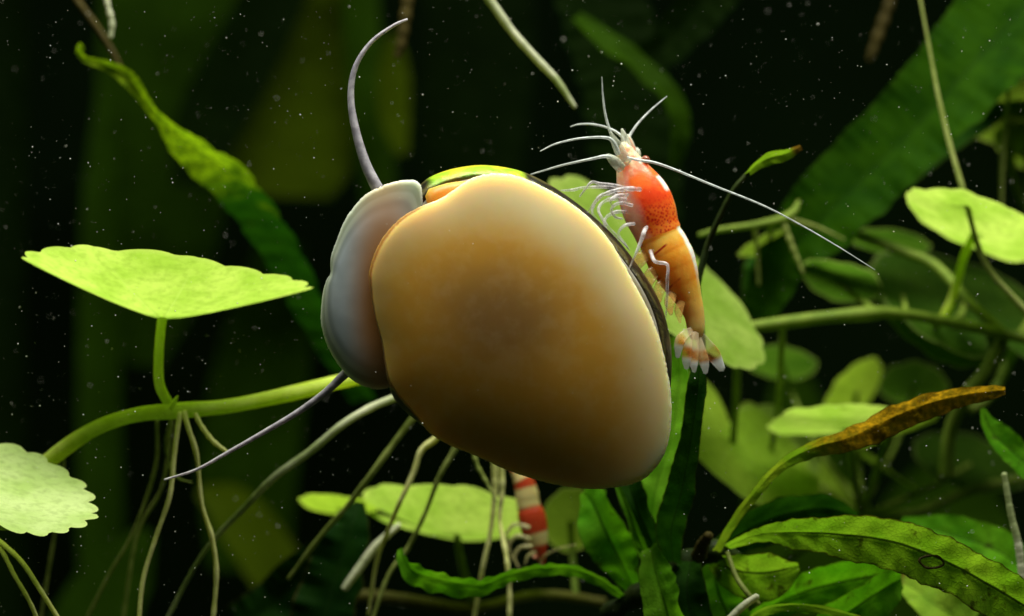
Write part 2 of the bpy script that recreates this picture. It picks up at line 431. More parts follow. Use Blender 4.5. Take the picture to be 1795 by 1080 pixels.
    c = N.mix(N.smooth(t, .955, .935, 0, .85), c, (.015, .010, .005))
    shell_m = N.end(N.princ(c, .32, .45, normal=N.bump(N.math('ADD', N.math('MULTIPLY', wv, .3), n2), .35, .0004)))

    N = NT('shell_lip')
    c = N.mix(N.smooth(N.noise(700, 3), .35, .7), (.42, .38, .28), (.58, .55, .46))
    lip_m = N.end(N.princ(c, .35, .4, sss=.4, radius=(1, .8, .5), scale=.001))

    foot = [(868, 304), (908, 309), (953, 328), (999, 355), (1034, 383), (1068, 421), (1091, 458), (1114, 501), (1137, 544), (1155, 590), (1167, 636),
            (1175, 680), (1177, 728), (1173, 768), (1163, 799), (1143, 827), (1114, 847), (1074, 855), (1028, 857), (976, 850), (930, 838), (885, 823),
            (839, 801), (793, 783), (758, 763), (736, 738), (708, 706), (681, 668), (669, 602), (656, 552), (649, 510), (647, 478), (661, 435), (684, 400), (712, 376),
            (740, 361), (770, 349), (794, 334), (817, 318), (840, 308)]
    lobe = [(735, 320), (707, 316), (672, 325), (643, 340), (620, 363), (603, 389), (589, 424), (580, 452), (579, 478), (571, 495), (564, 527), (563, 567), (572, 602),
            (589, 633), (609, 659), (632, 675), (655, 682), (676, 681), (700, 668), (735, 600), (755, 500), (752, 420), (742, 358)]
    shell = [(850, 289), (908, 298), (958, 320), (1008, 353), (1046, 384), (1082, 419), (1118, 464), (1144, 503), (1164, 547), (1176, 598), (1178, 645), (1174, 700), (1163, 770), (1135, 825), (1070, 846), (990, 840), (905, 820),
             (830, 792), (765, 762), (722, 732), (688, 695), (676, 640), (670, 560), (674, 480), (688, 420), (708, 362), (738, 322), (762, 306), (800, 294)]

    mb = MB()
    ye, H = 2.0, 1.30
    rings = [(t, ye - H * (1 - t ** 2.0)) for t in (0.001, .08, .16, .24, .32, .40, .48, .55, .62, .69, .75, .81, .86, .90, .935, .96, .98)]
    rings += [(.994, ye + .01), (1.0, ye + .09), (.997, ye + .25), (.97, ye + .55), (.90, ye + 1.0), (.75, ye + 2.2), (.5, ye + 3.2), (.001, ye + 3.4)]
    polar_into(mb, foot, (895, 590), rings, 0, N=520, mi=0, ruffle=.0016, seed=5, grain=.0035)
    ly = 3.1
    rings = [(t, ly - .50 * (1 - t ** 5.0)) for t in (0.001, .15, .3, .42, .54, .64, .72, .79, .84, .88, .91, .94, .965, .985)]
    rings += [(.996, ly + .03), (1.0, ly + .10), (.995, ly + .25), (.95, ly + .6), (.7, ly + 1.4), (.001, ly + 1.8)]
    polar_into(mb, lobe, (652, 505), rings, 0, N=520, mi=1, ruffle=.002, seed=8, grain=.010)
    # orange mantle tissue that fills the shell mouth behind the foot
    mant = [(850, 318), (905, 330), (950, 352), (1000, 386), (1050, 456), (1100, 550), (1135, 640), (1125, 750), (1050, 810), (900, 780), (780, 728), (715, 670), (708, 560), (716, 470), (736, 416), (752, 380), (746, 338), (770, 325), (805, 318)]
    polar_into(mb, mant, (890, 570), [(.001, 2.9), (.3, 2.9), (.6, 2.85), (.85, 2.75), (.96, 2.8), (1.0, 3.0), (.98, 4.0), (.7, 6), (.001, 6.5)], 0, N=90, mi=2)
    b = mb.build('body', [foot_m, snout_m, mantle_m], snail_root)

    mb = MB()   # shell: lip, shoulder, dome drawn towards an off-centre spire
    rings = [(.915, 3.35), (.930, 3.15), (.950, 3.3), (.975, 3.8), (.994, 4.6), (1.0, 5.4), (.998, 6.4), (.975, 7.8), (.93, 9.6), (.86, 11.6), (.77, 13.4), (.66, 15.0), (.53, 16.4), (.39, 17.4), (.25, 18.1), (.12, 18.4), (.001, 18.5)]
    O = catmull(np.array([[p[0], p[1], 0] for p in shell], float), 220, closed=True)[:, :2]
    th = np.linspace(0, 2 * np.pi, 220, endpoint=False)
    G, UV = [], []
    for t, y in rings:
        sh = max(0, (y - 6) / 12.5)
        cc = np.array([900 + 130 * sh ** 1.6, 575 - 60 * sh ** 1.6]) ; row = []
        for k, o in enumerate(O):
            groove = 1 - .012 * math.sin(th[k] * 3 + y * .8) * sh
            p = cc + (o - np.array([900, 575])) * t * groove
            row.append(P(p[0] + 0, p[1], y) * 1.0 if y <= 5 else np.array([P(p[0], p[1], 5)[0], y, P(p[0], p[1], 5)[2]]))
        G.append(row); UV.append([(t if y < 4.0 else 1 + (y - 4) * .06, a / (2 * np.pi)) for a in th])
    G, UV = np.array(G), np.array(UV)
    last = UV[:, :1].copy(); last[..., 1] = 1.0
    mb.grid(np.concatenate([G, G[:, :1]], 1), np.concatenate([UV, last], 1))
    sh_o = mb.build('shell', shell_m, snail_root)
    mb = MB()
    polar_into(mb, shell, (900, 575), [(.930, 3.10), (.915, 3.0), (.90, 3.1), (.88, 3.5), (.86, 4.4), (.84, 5.2), (.87, 5.0), (.915, 3.6)], 0, N=160)
    mb.build('shell_lip', lip_m, sh_o)

    for pts, h in (([(664, 335, 4.2), (652, 312, 4.2), (640, 285, 4.3), (625, 235, 4.5), (615, 175, 4.8), (622, 120, 5), (650, 75, 5.2), (690, 45, 5.3), (714, 34, 5.4)], [11, 10, 9, 7.5, 6, 4.8, 3.8, 3, 2]),
                   ([(622, 640, 4.2), (600, 660, 4.2), (570, 688, 4.3), (520, 724, 4.5), (450, 765, 4.8), (400, 793, 5), (345, 823, 5.3), (288, 841, 5.6)], [10, 8, 6.5, 5.4, 4.2, 3.4, 2.6, 1.7])):
        tube('tentacle', pts, h, tent_m, snail_root, n=70, m=10, rough=.02)

snail_root = thing('nerite_snail', (895, 590, 0.2), 'large snail with smooth orange-cream foot pressed against the glass and two thin grey tentacles', 'snail')
snail_root_loc = snail_root.location
snail()

# ------------------------------------------------------------------ shrimps
def clear_mat(name, c, f=.55, rough=.2):
    N = NT(name); tr = N.n('BsdfTransparent'); tr.inputs[0].default_value = (.97, .97, .97, 1)
    cc = N.mix(N.smooth(N.noise(2400, 3), .35, .65), tuple(x * .75 for x in c), c)
    ff = N.smooth(N.noise(1700, 2), .3, .7, f - .2, f + .2)
    return N.end(N.shmix(ff, tr.outputs[0], N.princ(cc, rough, .5)))

def shrimp_body(axis, mat, root, y, segs, car_end, n=150, m=36, flat=.72):
    """axis: (u,v,half width px) from the head on; segs: fractions where the abdomen rings begin; car_end: fraction where the carapace ends"""
    A_ = np.array([[*P(a[0], a[1], a[3] if len(a) > 3 else y), a[2] * K * (D + y) / D] for a in axis])
    X = catmull(A_, n); C, h = X[:, :3], np.maximum(X[:, 3], .03)
    s = np.linspace(0, 1, n)
    T, A, Nn = frames(C)
    if A[n // 2][0] < 0: A, Nn = -A, -Nn         # across vector to the back of the animal
    step = np.ones(n)
    step *= 1 - .07 * np.clip((s - car_end) / .012, 0, 1) * np.clip(1 - (s - car_end) / .12, 0, 1)
    for a, b in zip(segs[:-1], segs[1:]):
        k = (s >= a) & (s < b); f = (s - a) / (b - a)
        step = np.where(k, step * (1 + .010 * np.sin(np.clip(f, 0, 1) * np.pi) + .016 * f), step)
    th = np.linspace(0, 2 * np.pi, m, endpoint=False)
    G = np.zeros((n, m, 3))
    for j, t in enumerate(th):
        ca, sa = math.cos(t), math.sin(t)
        belly = 1.0 if ca > 0 else 1 - .12 * (-ca) ** 2
        G[:, j] = C + (A * ca * belly + Nn * sa * flat * (1 - .18 * ca)) * (h * step)[:, None]
    UV = np.stack(np.meshgrid(s, th / (2 * np.pi), indexing='ij'), -1)
    mb = MB().grid(G, UV, wrap_v=True)
    # close both ends
    mb.add(np.vstack([G[0], C[0] + (C[0] - C[1])]), [((j + 1) % m, j, m) for j in range(m)], [(0, 0)] * (m + 1))
    mb.add(np.vstack([G[-1], C[-1] + (C[-1] - C[-2])]), [(j, (j + 1) % m, m) for j in range(m)], [(1, 0)] * (m + 1))
    return mb.build('body', mat, root)

def orange_shrimp():
    Y = 7.0
    root = thing('shrimp', (1150, 420, Y), 'orange and red shrimp with long white antennae clinging upright beside the snail shell', 'shrimp', None)
    segs = [.475, .56, .645, .73, .81, .885, 1.0]
    N = NT('shrimp_orange_shell'); u, v = N.uv()
    dors = N.math('COSINE', N.math('MULTIPLY', v, 2 * math.pi))          # 1 on the back, -1 on the belly
    n1 = N.noise(520, 4); n2 = N.noise(2200, 3); vr = N.voro(5200)
    orange = N.mix(N.smooth(n1, .35, .68), (.98, .33, .02), (.99, .52, .09))
    orange = N.mix(N.smooth(u, .75, .95, 0, .55), orange, (.92, .55, .22))
    ln = None
    red = N.mix(N.smooth(n1, .38, .62), (.80, .07, .012), (.92, .18, .025))
    red = N.mix(N.math('MULTIPLY', N.smooth(vr, .12, .45, 1, 0), N.smooth(u, .26, .40)), red, (.50, .022, .006))
    red = N.mix(N.math('MULTIPLY', N.smooth(vr, .42, .7), N.smooth(u, .28, .42, 0, .7)), red, (.90, .32, .03))
    pink = N.mix(N.smooth(n2, .35, .65), (.82, .42, .34), (.85, .55, .42))
    carap = N.mix(N.smooth(N.math('ADD', dors, N.math('MULTIPLY', N.math('SUBTRACT', n1, .5), .7)), -.62, -.15), pink, red)
    head = N.mix(N.smooth(n2, .4, .6), (.80, .34, .20), (.86, .66, .46))
    carap = N.mix(N.smooth(N.math('ADD', u, N.math('MULTIPLY', N.math('SUBTRACT', n1, .5), .12)), .10, .20), head, carap)
    c = N.mix(N.smooth(N.math('ADD', u, N.math('MULTIPLY', dors, -.012)), .468, .474), carap, orange)
    # opaque white saddle marks along the back
    wmask = N.smooth(N.math('ADD', dors, N.math('MULTIPLY', N.math('SUBTRACT', n1, .5), .15)), .78, .90)
    band = N.math('MAXIMUM', N.math('MULTIPLY', N.smooth(u, .20, .22), N.smooth(u, .30, .28)), N.math('MULTIPLY', N.smooth(u, .47, .48), N.smooth(u, .80, .62)))
    c = N.mix(N.math('MULTIPLY', wmask, band), c, (.92, .88, .82))
    # red edges of the abdomen plates on the flank
    for a in segs[1:4]:
        d = N.math('ABSOLUTE', N.math('SUBTRACT', N.math('SUBTRACT', u, N.math('MULTIPLY', N.math('ADD', dors, .3), -.03)), a - .02))
        f = N.math('MULTIPLY', N.smooth(d, .003, .007, 1, 0), N.math('MULTIPLY', N.smooth(dors, -.75, -.55), N.smooth(dors, .2, 0.0)))
        c = N.mix(N.math('MULTIPLY', f, N.smooth(n1, .40, .52)), c, (.50, .03, .01))
    c = N.mix(N.smooth(N.noise(900, 3), .64, .74, 0, .35), c, (.45, .15, .03))
    mat = N.end(N.princ(c, .28, .5, sss=.9, radius=(1.8, .9, .35), scale=.0016, normal=N.bump(n2, .15, .0002)))
    axis = [(1094, 250, 7), (1096, 262, 15), (1100, 280, 23), (1107, 300, 32), (1117, 325, 43), (1128, 350, 49), (1138, 376, 49), (1149, 404, 44), (1163, 433, 45), (1178, 464, 43), (1192, 495, 35), (1206, 525, 25), (1216, 553, 19), (1219, 578, 16), (1219, 594, 10)]
    shrimp_body(axis, mat, root, Y, segs, .47)
    glassy = clear_mat('shrimp_leg_clear', (.97, .93, .95), .33)
    feeler = clear_mat('shrimp_feeler_clear', (.86, .93, .90), .62)
    scale_m = clear_mat('shrimp_head_scale', (.62, .66, .50), .55)
    # feelers
    F = [([(1100, 276, 5.0), (1120, 281, 4.6), (1160, 289, 4.2), (1250, 325, 3.4), (1350, 366, 2.8), (1450, 421, 2.4), (1534, 473, 2.2)], [2.5, 3.2, 2.8, 2.2, 1.8, 1.3, .7], 'antenna'),
         ([(1084, 292, 6.0), (1076, 280, 5.4), (1062, 274, 5.0), (1035, 279, 5.0), (985, 290, 5.2), (930, 306, 5.6)], [6, 5, 3.8, 2.8, 2.2, 1.3], 'antenna'),
         ([(1082, 268, 6.5), (1072, 238, 6.2), (1062, 205, 6.2), (1057, 170, 6.2), (1055, 135, 6.2)], [5, 3.6, 2.6, 1.9, 1], 'antennule'),
         ([(1084, 270, 6.0), (1074, 248, 5.6), (1058, 241, 5.4), (1015, 243, 5.2), (975, 252, 5.0), (947, 265, 4.8)], [6, 4.4, 3, 2.2, 1.8, 1], 'antennule'),
         ([(1098, 260, 8), (1090, 240, 8.2), (1070, 226, 8.5), (1040, 218, 8.6), (1015, 218, 8.6), (1000, 222, 8.6)], [4, 3.2, 2.4, 2, 1.6, 1], 'antennule'),
         ([(1096, 262, 8), (1103, 240, 8.2), (1118, 217, 8.5), (1142, 192, 8.8), (1169, 169, 9)], [5, 3.4, 2.4, 1.8, 1], 'antennule')]
    for p, h, nm in F: tube(nm, p, [q * .85 for q in h], feeler, root, n=60, m=8, rough=.03)
    for p, h in (([(1098, 286, 6.2), (1082, 256, 6), (1070, 232, 6)], [11, 9, 2.5]), ([(1104, 284, 6.8), (1097, 250, 7), (1090, 226, 7.2)], [11, 9, 2]), ([(1108, 286, 7.4), (1106, 255, 7.8), (1100, 236, 8)], [10, 7, 2]), ([(1090, 296, 5.6), (1076, 282, 5.2), (1064, 272, 5.2)], [9, 9, 4]), ([(1116, 288, 8), (1116, 266, 8.4), (1112, 258, 8.6)], [8, 7, 2])):
        tube('antennal_scale', p, h, scale_m, root, n=24, m=10, flat=.45, rough=.03)
    # rostrum
    N = NT('shrimp_rostrum'); rm = N.end(N.princ(N.mix(N.smooth(N.noise(1500, 3), .4, .6), (.80, .20, .10), (.85, .55, .40)), .3, .5, sss=.5, radius=(1, .4, .3), scale=.0006))
    tube('rostrum', [(1118, 300, 7), (1112, 275, 7), (1106, 250, 7), (1103, 240, 7)], [9, 7, 3.5, 1], rm, root, n=24, m=8, flat=.6)
    # eye
    N = NT('shrimp_eye'); em = N.end(N.princ(N.mix(N.smooth(N.voro(9000), .2, .5), (.10, .025, .015), (.30, .10, .06)), .15, .6))
    for cx, cy, cyd in ((1133, 281, 6.8), (1124, 284, 9.4)):
        e = tube('eye', [(cx - 18, cy + 4, 7.0), (cx - 8, cy + 2, cyd), (cx - 3, cy, cyd), (cx, cy, cyd), (cx + 4, cy, cyd)], [4, 5, 8, 8.5, 6.5], em, root, n=24, m=12, rough=0)
    # walking legs
    Lg = [([(1122, 332, 4.6), (1100, 331, 3.6), (1079, 334, 3.2), (1059, 341, 3.2), (1047, 350, 3.4), (1030, 372, 4.2)], [6, 6.5, 5.5, 4.5, 4.5, 2]),
          ([(1100, 330, 5.5), (1075, 325, 4.8), (1051, 322, 4.6), (1038, 319, 4.6), (1028, 329, 4.6), (1016, 345, 4.8)], [5, 5, 4, 3.5, 3, 1.8]),
          ([(1085, 330, 7), (1055, 328, 6.6), (1022, 329, 6.2), (1004, 333, 6), (983, 334, 5.8)], [4.5, 4, 3.4, 3.8, 1.6]),
          ([(1098, 350, 5.6), (1066, 350, 5), (1049, 367, 4.6), (1063, 394, 4.4), (1079, 412, 4.4), (1098, 432, 4.6)], [6, 5, 4, 4, 3.6, 2]),
          ([(1134, 398, 4.0), (1130, 404, 3.0), (1122, 427, 2.7), (1112, 450, 2.6), (1103, 471, 2.8)], [4, 6, 5, 3, 1.6]),
          ([(1140, 440, 4.4), (1148, 458, 3.4), (1167, 462, 2.9), (1171, 470, 2.8), (1170, 490, 2.8), (1169, 525, 3.0), (1167, 560, 3.4)], [5, 5, 4.5, 4, 4.4, 3.4, 1.6]),
          ([(1092, 345, 7.2), (1062, 340, 7), (1046, 350, 6.8), (1038, 372, 6.6), (1052, 392, 6.4)], [5, 5, 4, 4, 2]),
          ([(1104, 372, 6.2), (1078, 372, 5.8), (1060, 386, 5.4), (1066, 408, 5.2), (1084, 420, 5.2)], [5, 5, 4, 3.5, 2]),
          ([(1108, 360, 5.2), (1086, 356, 4.4), (1072, 366, 4.2), (1078, 380, 4.4), (1092, 384, 5)], [4.5, 4.5, 4, 3.5, 2.5]),
          ([(1100, 342, 5.2), (1082, 343, 4.2), (1070, 352, 4.0), (1074, 362, 4.2)], [4.5, 4.5, 4, 2.5]),
          ([(1112, 392, 5.6), (1094, 396, 5.0), (1084, 410, 4.8), (1096, 428, 4.8), (1104, 440, 5)], [4.5, 4.5, 3.5, 3, 1.8])]
    for p, h in Lg: tube('leg', p, [q * .70 for q in h], glassy, root, n=44, m=8, rough=.10)
    # swimming legs under the abdomen
    sw = clear_mat('shrimp_swimmeret', (.95, .52, .14), .38)
    for p, h in (([(1136, 440, 6.4), (1122, 456, 6), (1116, 476, 5.8)], [10, 12, 3]), ([(1152, 468, 6.4), (1140, 486, 6), (1138, 506, 5.8)], [10, 12, 3]), ([(1168, 490, 6.4), (1156, 508, 6), (1156, 530, 5.8)], [9, 11, 3]),
                 ([(1182, 508, 6.4), (1174, 528, 6), (1176, 552, 5.8)], [8, 10, 3]), ([(1196, 526, 6.4), (1190, 544, 6.2), (1192, 566, 6)], [7, 8, 2])):
        tube('swimmeret', p, h, sw, root, n=24, m=10, flat=.3, rough=.04)
    # tail fan
    N = NT('shrimp_tail_fan'); u, v = N.uv()
    c = N.mix(N.smooth(u, .38, .52), (.90, .70, .42), N.mix(N.smooth(N.noise(600, 2), .45, .6), (.62, .20, .03), (.80, .55, .25)))
    c = N.mix(N.smooth(u, .66, .80), c, (.95, .95, .90))
    tr = N.n('BsdfTransparent'); tf = N.end(N.shmix(N.math('ADD', N.smooth(N.noise(700, 2), .3, .7, .25, .5), N.smooth(u, .62, .85, 0, .3)), tr.outputs[0], N.princ(c, .25, .5, sss=.3, radius=(1, .6, .4), scale=.0006)))
    for p, h in (([(1218, 576, 6.8), (1201, 586, 6), (1191, 600, 5.6), (1188, 626, 5.6)], [5, 8, 9, 4]), ([(1216, 582, 6.6), (1207, 602, 6.2), (1204, 626, 6), (1203, 646, 6)], [4, 7, 9, 4]),
                 ([(1219, 584, 6.4), (1217, 610, 6.2), (1216, 634, 6), (1217, 652, 6)], [6, 8, 8, 3]), ([(1222, 584, 6.9), (1229, 610, 6.6), (1234, 632, 6.4), (1237, 654, 6.4)], [4, 7, 9, 4]),
                 ([(1224, 580, 7.2), (1238, 600, 7.2), (1251, 622, 7.2), (1266, 648, 7.2)], [4, 8, 12, 6])):
        tube('tail_lobe', p, h, tf, root, n=30, m=14, flat=.14, rough=.03)
orange_shrimp()

def banded_shrimp():
    Y = 30.0
    root = thing('shrimp', (930, 920, Y), 'small red and white banded shrimp half hidden below the snail', 'shrimp')
    N = NT('shrimp_banded_shell'); u, v = N.uv()
    uu = N.math('ADD', u, N.math('MULTIPLY', N.math('SUBTRACT', N.noise(420, 3), .5), .05))
    ramp = N.n('ValToRGB'); N.t.links.new(uu, ramp.inputs[0]); ramp.color_ramp.interpolation = 'LINEAR'
    cr = ramp.color_ramp; RED, CRM = (.42, .045, .012, 1), (.62, .52, .22, 1)
    stops = [(0, RED), (.19, RED), (.215, CRM), (.315, CRM), (.34, RED), (.56, RED), (.60, CRM), (.76, CRM), (.775, RED), (.84, RED), (.86, CRM), (.97, CRM), (.985, RED)]
    cr.elements[0].position, cr.elements[0].color = stops[0]; cr.elements[1].position, cr.elements[1].color = stops[-1]
    for p, c in stops[1:-1]:
        e = cr.elements.new(p); e.color = c
    mat = N.end(N.princ(ramp.outputs[0], .35, .4, sss=.6, radius=(1, .5, .3), scale=.0008))
    axis = [(950, 992, 3), (948, 978, 9), (943, 960, 17), (937, 935, 24), (931, 908, 26), (925, 885, 22), (922, 865, 21), (918, 848, 19), (910, 832, 15), (900, 818, 10)]
    shrimp_body(axis, mat, root, Y, [.55, .64, .72, .80, .88, 1.0], .54, n=90, m=24)
    leg = clear_mat('banded_shrimp_leg', (.60, .56, .24), .5)
    for p, h in (([(930, 945, Y - 2), (905, 940, Y - 2), (892, 958, Y - 2), (900, 985, Y - 2)], [4, 4, 3, 1.5]), ([(932, 958, Y - 2), (912, 960, Y - 2), (902, 978, Y - 2), (912, 1000, Y - 2)], [4, 3.5, 3, 1.5]),
                 ([(928, 925, Y - 2), (902, 920, Y - 2), (888, 938, Y - 2), (890, 962, Y - 2)], [4, 4, 3, 1.5]), ([(938, 968, Y - 2), (926, 975, Y - 2), (920, 990, Y - 2)], [3.5, 3, 1.5])):
        tube('leg', p, h, leg, root, n=30)
    for p in ([(948, 985, Y - 1), (958, 972, Y - 2), (985, 960, Y - 3), (1010, 955, Y - 4)], [(949, 990, Y - 1), (940, 1004, Y - 2), (915, 1012, Y - 3), (880, 1008, Y - 4)]):
        tube('antenna', p, [2.5, 2, 1.5, .8], leg, root, n=40)
    tube('eye', [(940, 975, Y - 1), (938, 977, Y - 2), (937, 978, Y - 3)], [4, 5, 3], bpy.data.materials['shrimp_eye'], root, n=12, rough=0)
banded_shrimp()

# ------------------------------------------------------------------ pennywort vines
def roots(parent, lst):
    for p, h, mk in lst: tube('root', p, h, M[mk], parent, n=64, m=7, rough=.14)

v1 = thing('pennywort_vine', (310, 722, 16), 'bright green pennywort stem arching behind the snail with a saucer leaf on an upright stalk', 'plant')
tube('stem', [(-60, 960, 18), (10, 880, 17.5), (80, 812, 17), (160, 755, 16.5), (235, 728, 16), (310, 720, 16), (400, 712, 17.5), (500, 692, 19), (600, 668, 21), (700, 650, 23), (830, 650, 25), (960, 650, 27)],
     [11, 12, 14, 13.5, 13, 14, 13, 13, 13, 12.5, 12, 11], M['stem'], v1, n=110, m=14, rough=.03)
penny('leaf', (285, 558, 16), (248, 24, 1.0), (6, -26, -8.0), M['penny'], v1, cup=.36, cpow=1.25, notch=262, teeth=17, depth=.05, seed=21, wave=.035,
      petiole=[(285, 553, 16), (281, 585, 16), (278, 630, 16), (280, 675, 16), (298, 712, 16)], pmat=M['stem'], phw=8)
tube('bract', [(300, 716, 15), (308, 700, 14.6), (312, 694, 14.4)], [5, 3.5, 1], M['stem'], v1, n=12)
roots(v1, [([(316, 724, 15.5), (312, 745, 15), (305, 800, 14.5), (297, 870, 14), (272, 945, 14), (250, 1020, 14), (242, 1110, 14)], [5, 5, 4.5, 4.5, 4, 4, 4], 'root'),
           ([(322, 722, 15.5), (330, 750, 15), (345, 800, 15), (353, 880, 15), (372, 945, 15), (379, 1010, 15), (371, 1110, 15)], [5, 5, 4.5, 4, 4.5, 4.5, 4], 'root'),
           ([(342, 726, 15.5), (352, 745, 15.3), (372, 772, 15), (400, 794, 14.8)], [4.5, 4.5, 4.5, 3], 'root'),
           ([(300, 735, 20), (290, 775, 21), (296, 812, 22), (312, 838, 22), (336, 846, 22)], [3, 2.5, 2.5, 2.5, 1.5], 'root_dim'),
           ([(275, 735, 24), (272, 820, 26), (235, 930, 28), (190, 1010, 30), (150, 1090, 32)], [3, 3, 3, 3, 3], 'root_dim'),
           ([(300, 740, 26), (285, 850, 28), (240, 940, 30), (215, 1090, 32)], [3, 3, 3, 3], 'root_dim'),
           ([(112, 790, 24), (108, 860, 26), (95, 940, 28), (70, 1090, 30)], [3, 3, 3, 3], 'root_dim'),
           ([(694, 696, 22), (650, 714, 21), (600, 744, 20), (545, 790, 20), (480, 837, 20), (430, 888, 21), (380, 940, 22), (340, 995, 23), (285, 1100, 24)], [7, 7, 7, 7.5, 7, 6, 5, 4, 3.5], 'root_grey'),
           ([(735, 715, 24), (722, 735, 24), (690, 777, 24), (650, 832, 24), (610, 885, 25), (560, 942, 26), (505, 1015, 27)], [5, 6, 5.5, 5.5, 5, 4.5, 3], 'root_dim'),
           ([(785, 745, 23), (762, 770, 23), (738, 790, 23), (724, 830, 23), (700, 882, 23), (680, 930, 24), (660, 985, 25), (645, 1080, 26)], [7, 6.5, 5.5, 5, 4.5, 4, 3.5, 3], 'root'),
           ([(806, 770, 26), (793, 795, 26), (770, 835, 26), (745, 900, 27), (715, 960, 28), (680, 1010, 28), (648, 1100, 28)], [5, 5, 4.5, 4, 4, 3.5, 3], 'root_dim'),
           ([(826, 780, 25), (836, 815, 25), (852, 845, 25), (870, 880, 25)], [4.5, 4, 3.5, 2], 'root_dim'),
           ([(866, 800, 27), (867, 860, 27), (860, 930, 27), (845, 1000, 27), (830, 1090, 28)], [6, 5.5, 4.5, 4, 3.5], 'root'),
           ([(878, 800, 26), (880, 860, 26), (876, 910, 26), (888, 980, 25), (893, 1040, 25), (892, 1110, 25)], [5, 5, 4, 4.5, 4.5, 4], 'root'),
           ([(700, 920, 30), (660, 955, 30), (630, 995, 30), (603, 1032, 30)], [5, 7, 7.5, 6], 'root_grey')])

v2 = thing('pennywort_vine', (-30, 900, 8), 'pale pennywort leaves with scalloped edge and thin roots at the left end of the stem', 'plant')
penny('leaf', (-40, 846, 8), (208, 66, -1.0), (0, -58, 6.5), M['penny_near'], v2, cup=.06, notch=215, teeth=25, depth=.10, seed=33, wave=.03,
      petiole=[(-40, 850, 8), (-38, 880, 9), (-30, 930, 10)], pmat=M['stem'], phw=8)
penny('leaf', (-60, 895, 14), (150, 34, 1), (6, -20, 6), M['penny_olive'], v2, cup=.08, notch=200, teeth=17, seed=34,
      petiole=[(-60, 895, 14), (-50, 915, 12), (-30, 930, 10)], pmat=M['stem'], phw=7)
tube('stem', [(-140, 1040, 8), (-80, 980, 9), (-30, 930, 12), (30, 862, 16.5)], [12, 12, 12, 11], M['stem'], v2, n=40, m=12)
roots(v2, [([(-32, 930, 9), (0, 950, 8.5), (38, 985, 8), (68, 1030, 8), (112, 1100, 8)], [6, 5, 4.5, 4.5, 4], 'root'), ([(-32, 935, 9), (0, 962, 8.5), (26, 1010, 8.5), (52, 1055, 8.5), (75, 1110, 9)], [5, 4.5, 4, 4, 3.5], 'root')])

v3 = thing('pennywort_vine', (780, 940, 38), 'pennywort leaf seen edge-on below the snail, crossed by hanging roots', 'plant')
penny('leaf', (785, 938, 38), (160, 14, -1.0), (-10, -56, -6.5), M['penny'], v3, cup=.26, cpow=1.3, notch=183, teeth=13, depth=.05, seed=41, wave=.04,
      petiole=[(800, 930, 38), (806, 970, 39), (815, 1010, 40), (830, 1058, 41)], pmat=M['stem_dim'], phw=6)
penny('leaf', (596, 892, 42), (72, 6, 0), (4, -22, -4), M['penny_mid'], v3, cup=.10, notch=None, teeth=9, seed=42,
      petiole=[(596, 892, 42), (606, 940, 42), (620, 1046, 41)], pmat=M['stem_dim'], phw=5)
tube('stem', [(590, 1043, 40), (640, 1045, 40), (700, 1050, 40), (770, 1062, 40.5), (815, 1068, 41), (860, 1062, 41), (920, 1046, 41), (980, 1044, 42), (1060, 1056, 43)], [12, 12, 11, 11, 12, 10, 9, 9, 8], M['stem_tan'], v3, n=80, m=12)
penny('leaf', (1000, 915, 46), (48, -8, -1), (-6, -62, -4), M['penny_olive'], v3, cup=.06, notch=None, teeth=9, seed=43,
      petiole=[(1000, 915, 46), (1004, 980, 45), (1010, 1046, 42.5)], pmat=M['stem_dim'], phw=5)

v4 = thing('pennywort_vine', (1300, 575, 34), 'pennywort stem with big round leaf directly behind the shrimp', 'plant')
penny('leaf', (1150, 470, 33), (178, 96, 2.5), (-72, -140, 7.5), M['penny'], v4, cup=-.02, notch=None, teeth=17, depth=.04, seed=51, wave=.03,
      petiole=[(1150, 470, 33), (1160, 500, 35), (1185, 560, 36.5), (1210, 594, 37)], pmat=M['stem'], phw=7)
tube('stem', [(1040, 630, 38), (1150, 606, 37.5), (1210, 594, 37), (1290, 578, 36), (1370, 566, 36), (1450, 556, 36), (1520, 550, 36.5), (1560, 548, 37), (1640, 560, 38), (1830, 600, 40)], [10, 10, 10, 10, 11, 11, 13, 10, 10, 10], M['stem_dim'], v4, n=80, m=12)
penny('leaf', (1285, 775, 44), (140, 58, 3), (-40, -105, 6), M['penny_mid'], v4, cup=.04, notch=75, teeth=13, depth=.05, seed=52,
      petiole=[(1285, 775, 44), (1290, 700, 42), (1292, 640, 39), (1290, 580, 36.5)], pmat=M['stem_dim'], phw=6)
penny('leaf', (1350, 800, 47), (85, 40, 2), (20, -75, 5), M['penny'], v4, cup=.05, notch=None, teeth=9, depth=.07, seed=53,
      petiole=[(1350, 800, 47), (1365, 700, 43), (1372, 566, 37)], pmat=M['stem_dim'], phw=5)

v5 = thing('pennywort_vine', (1700, 560, 40), 'pennywort with bright leaf above broad dark leaves at the right side', 'plant')
penny('leaf', (1712, 412, 34), (130, 48, 1.0), (-6, -40, -6.5), M['penny'], v5, cup=.14, cpow=1.4, notch=None, teeth=15, depth=.04, seed=61,
      petiole=[(1710, 404, 34), (1690, 450, 37), (1670, 520, 40), (1650, 562, 39)], pmat=M['stem'], phw=7)
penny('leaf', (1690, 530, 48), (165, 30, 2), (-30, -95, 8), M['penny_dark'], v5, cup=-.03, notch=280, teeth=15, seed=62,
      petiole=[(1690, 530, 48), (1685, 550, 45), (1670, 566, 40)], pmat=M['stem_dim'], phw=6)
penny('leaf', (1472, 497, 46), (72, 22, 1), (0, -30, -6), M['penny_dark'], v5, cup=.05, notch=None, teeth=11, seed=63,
      petiole=[(1472, 497, 46), (1500, 520, 44), (1540, 549, 39)], pmat=M['stem_dim'], phw=5)
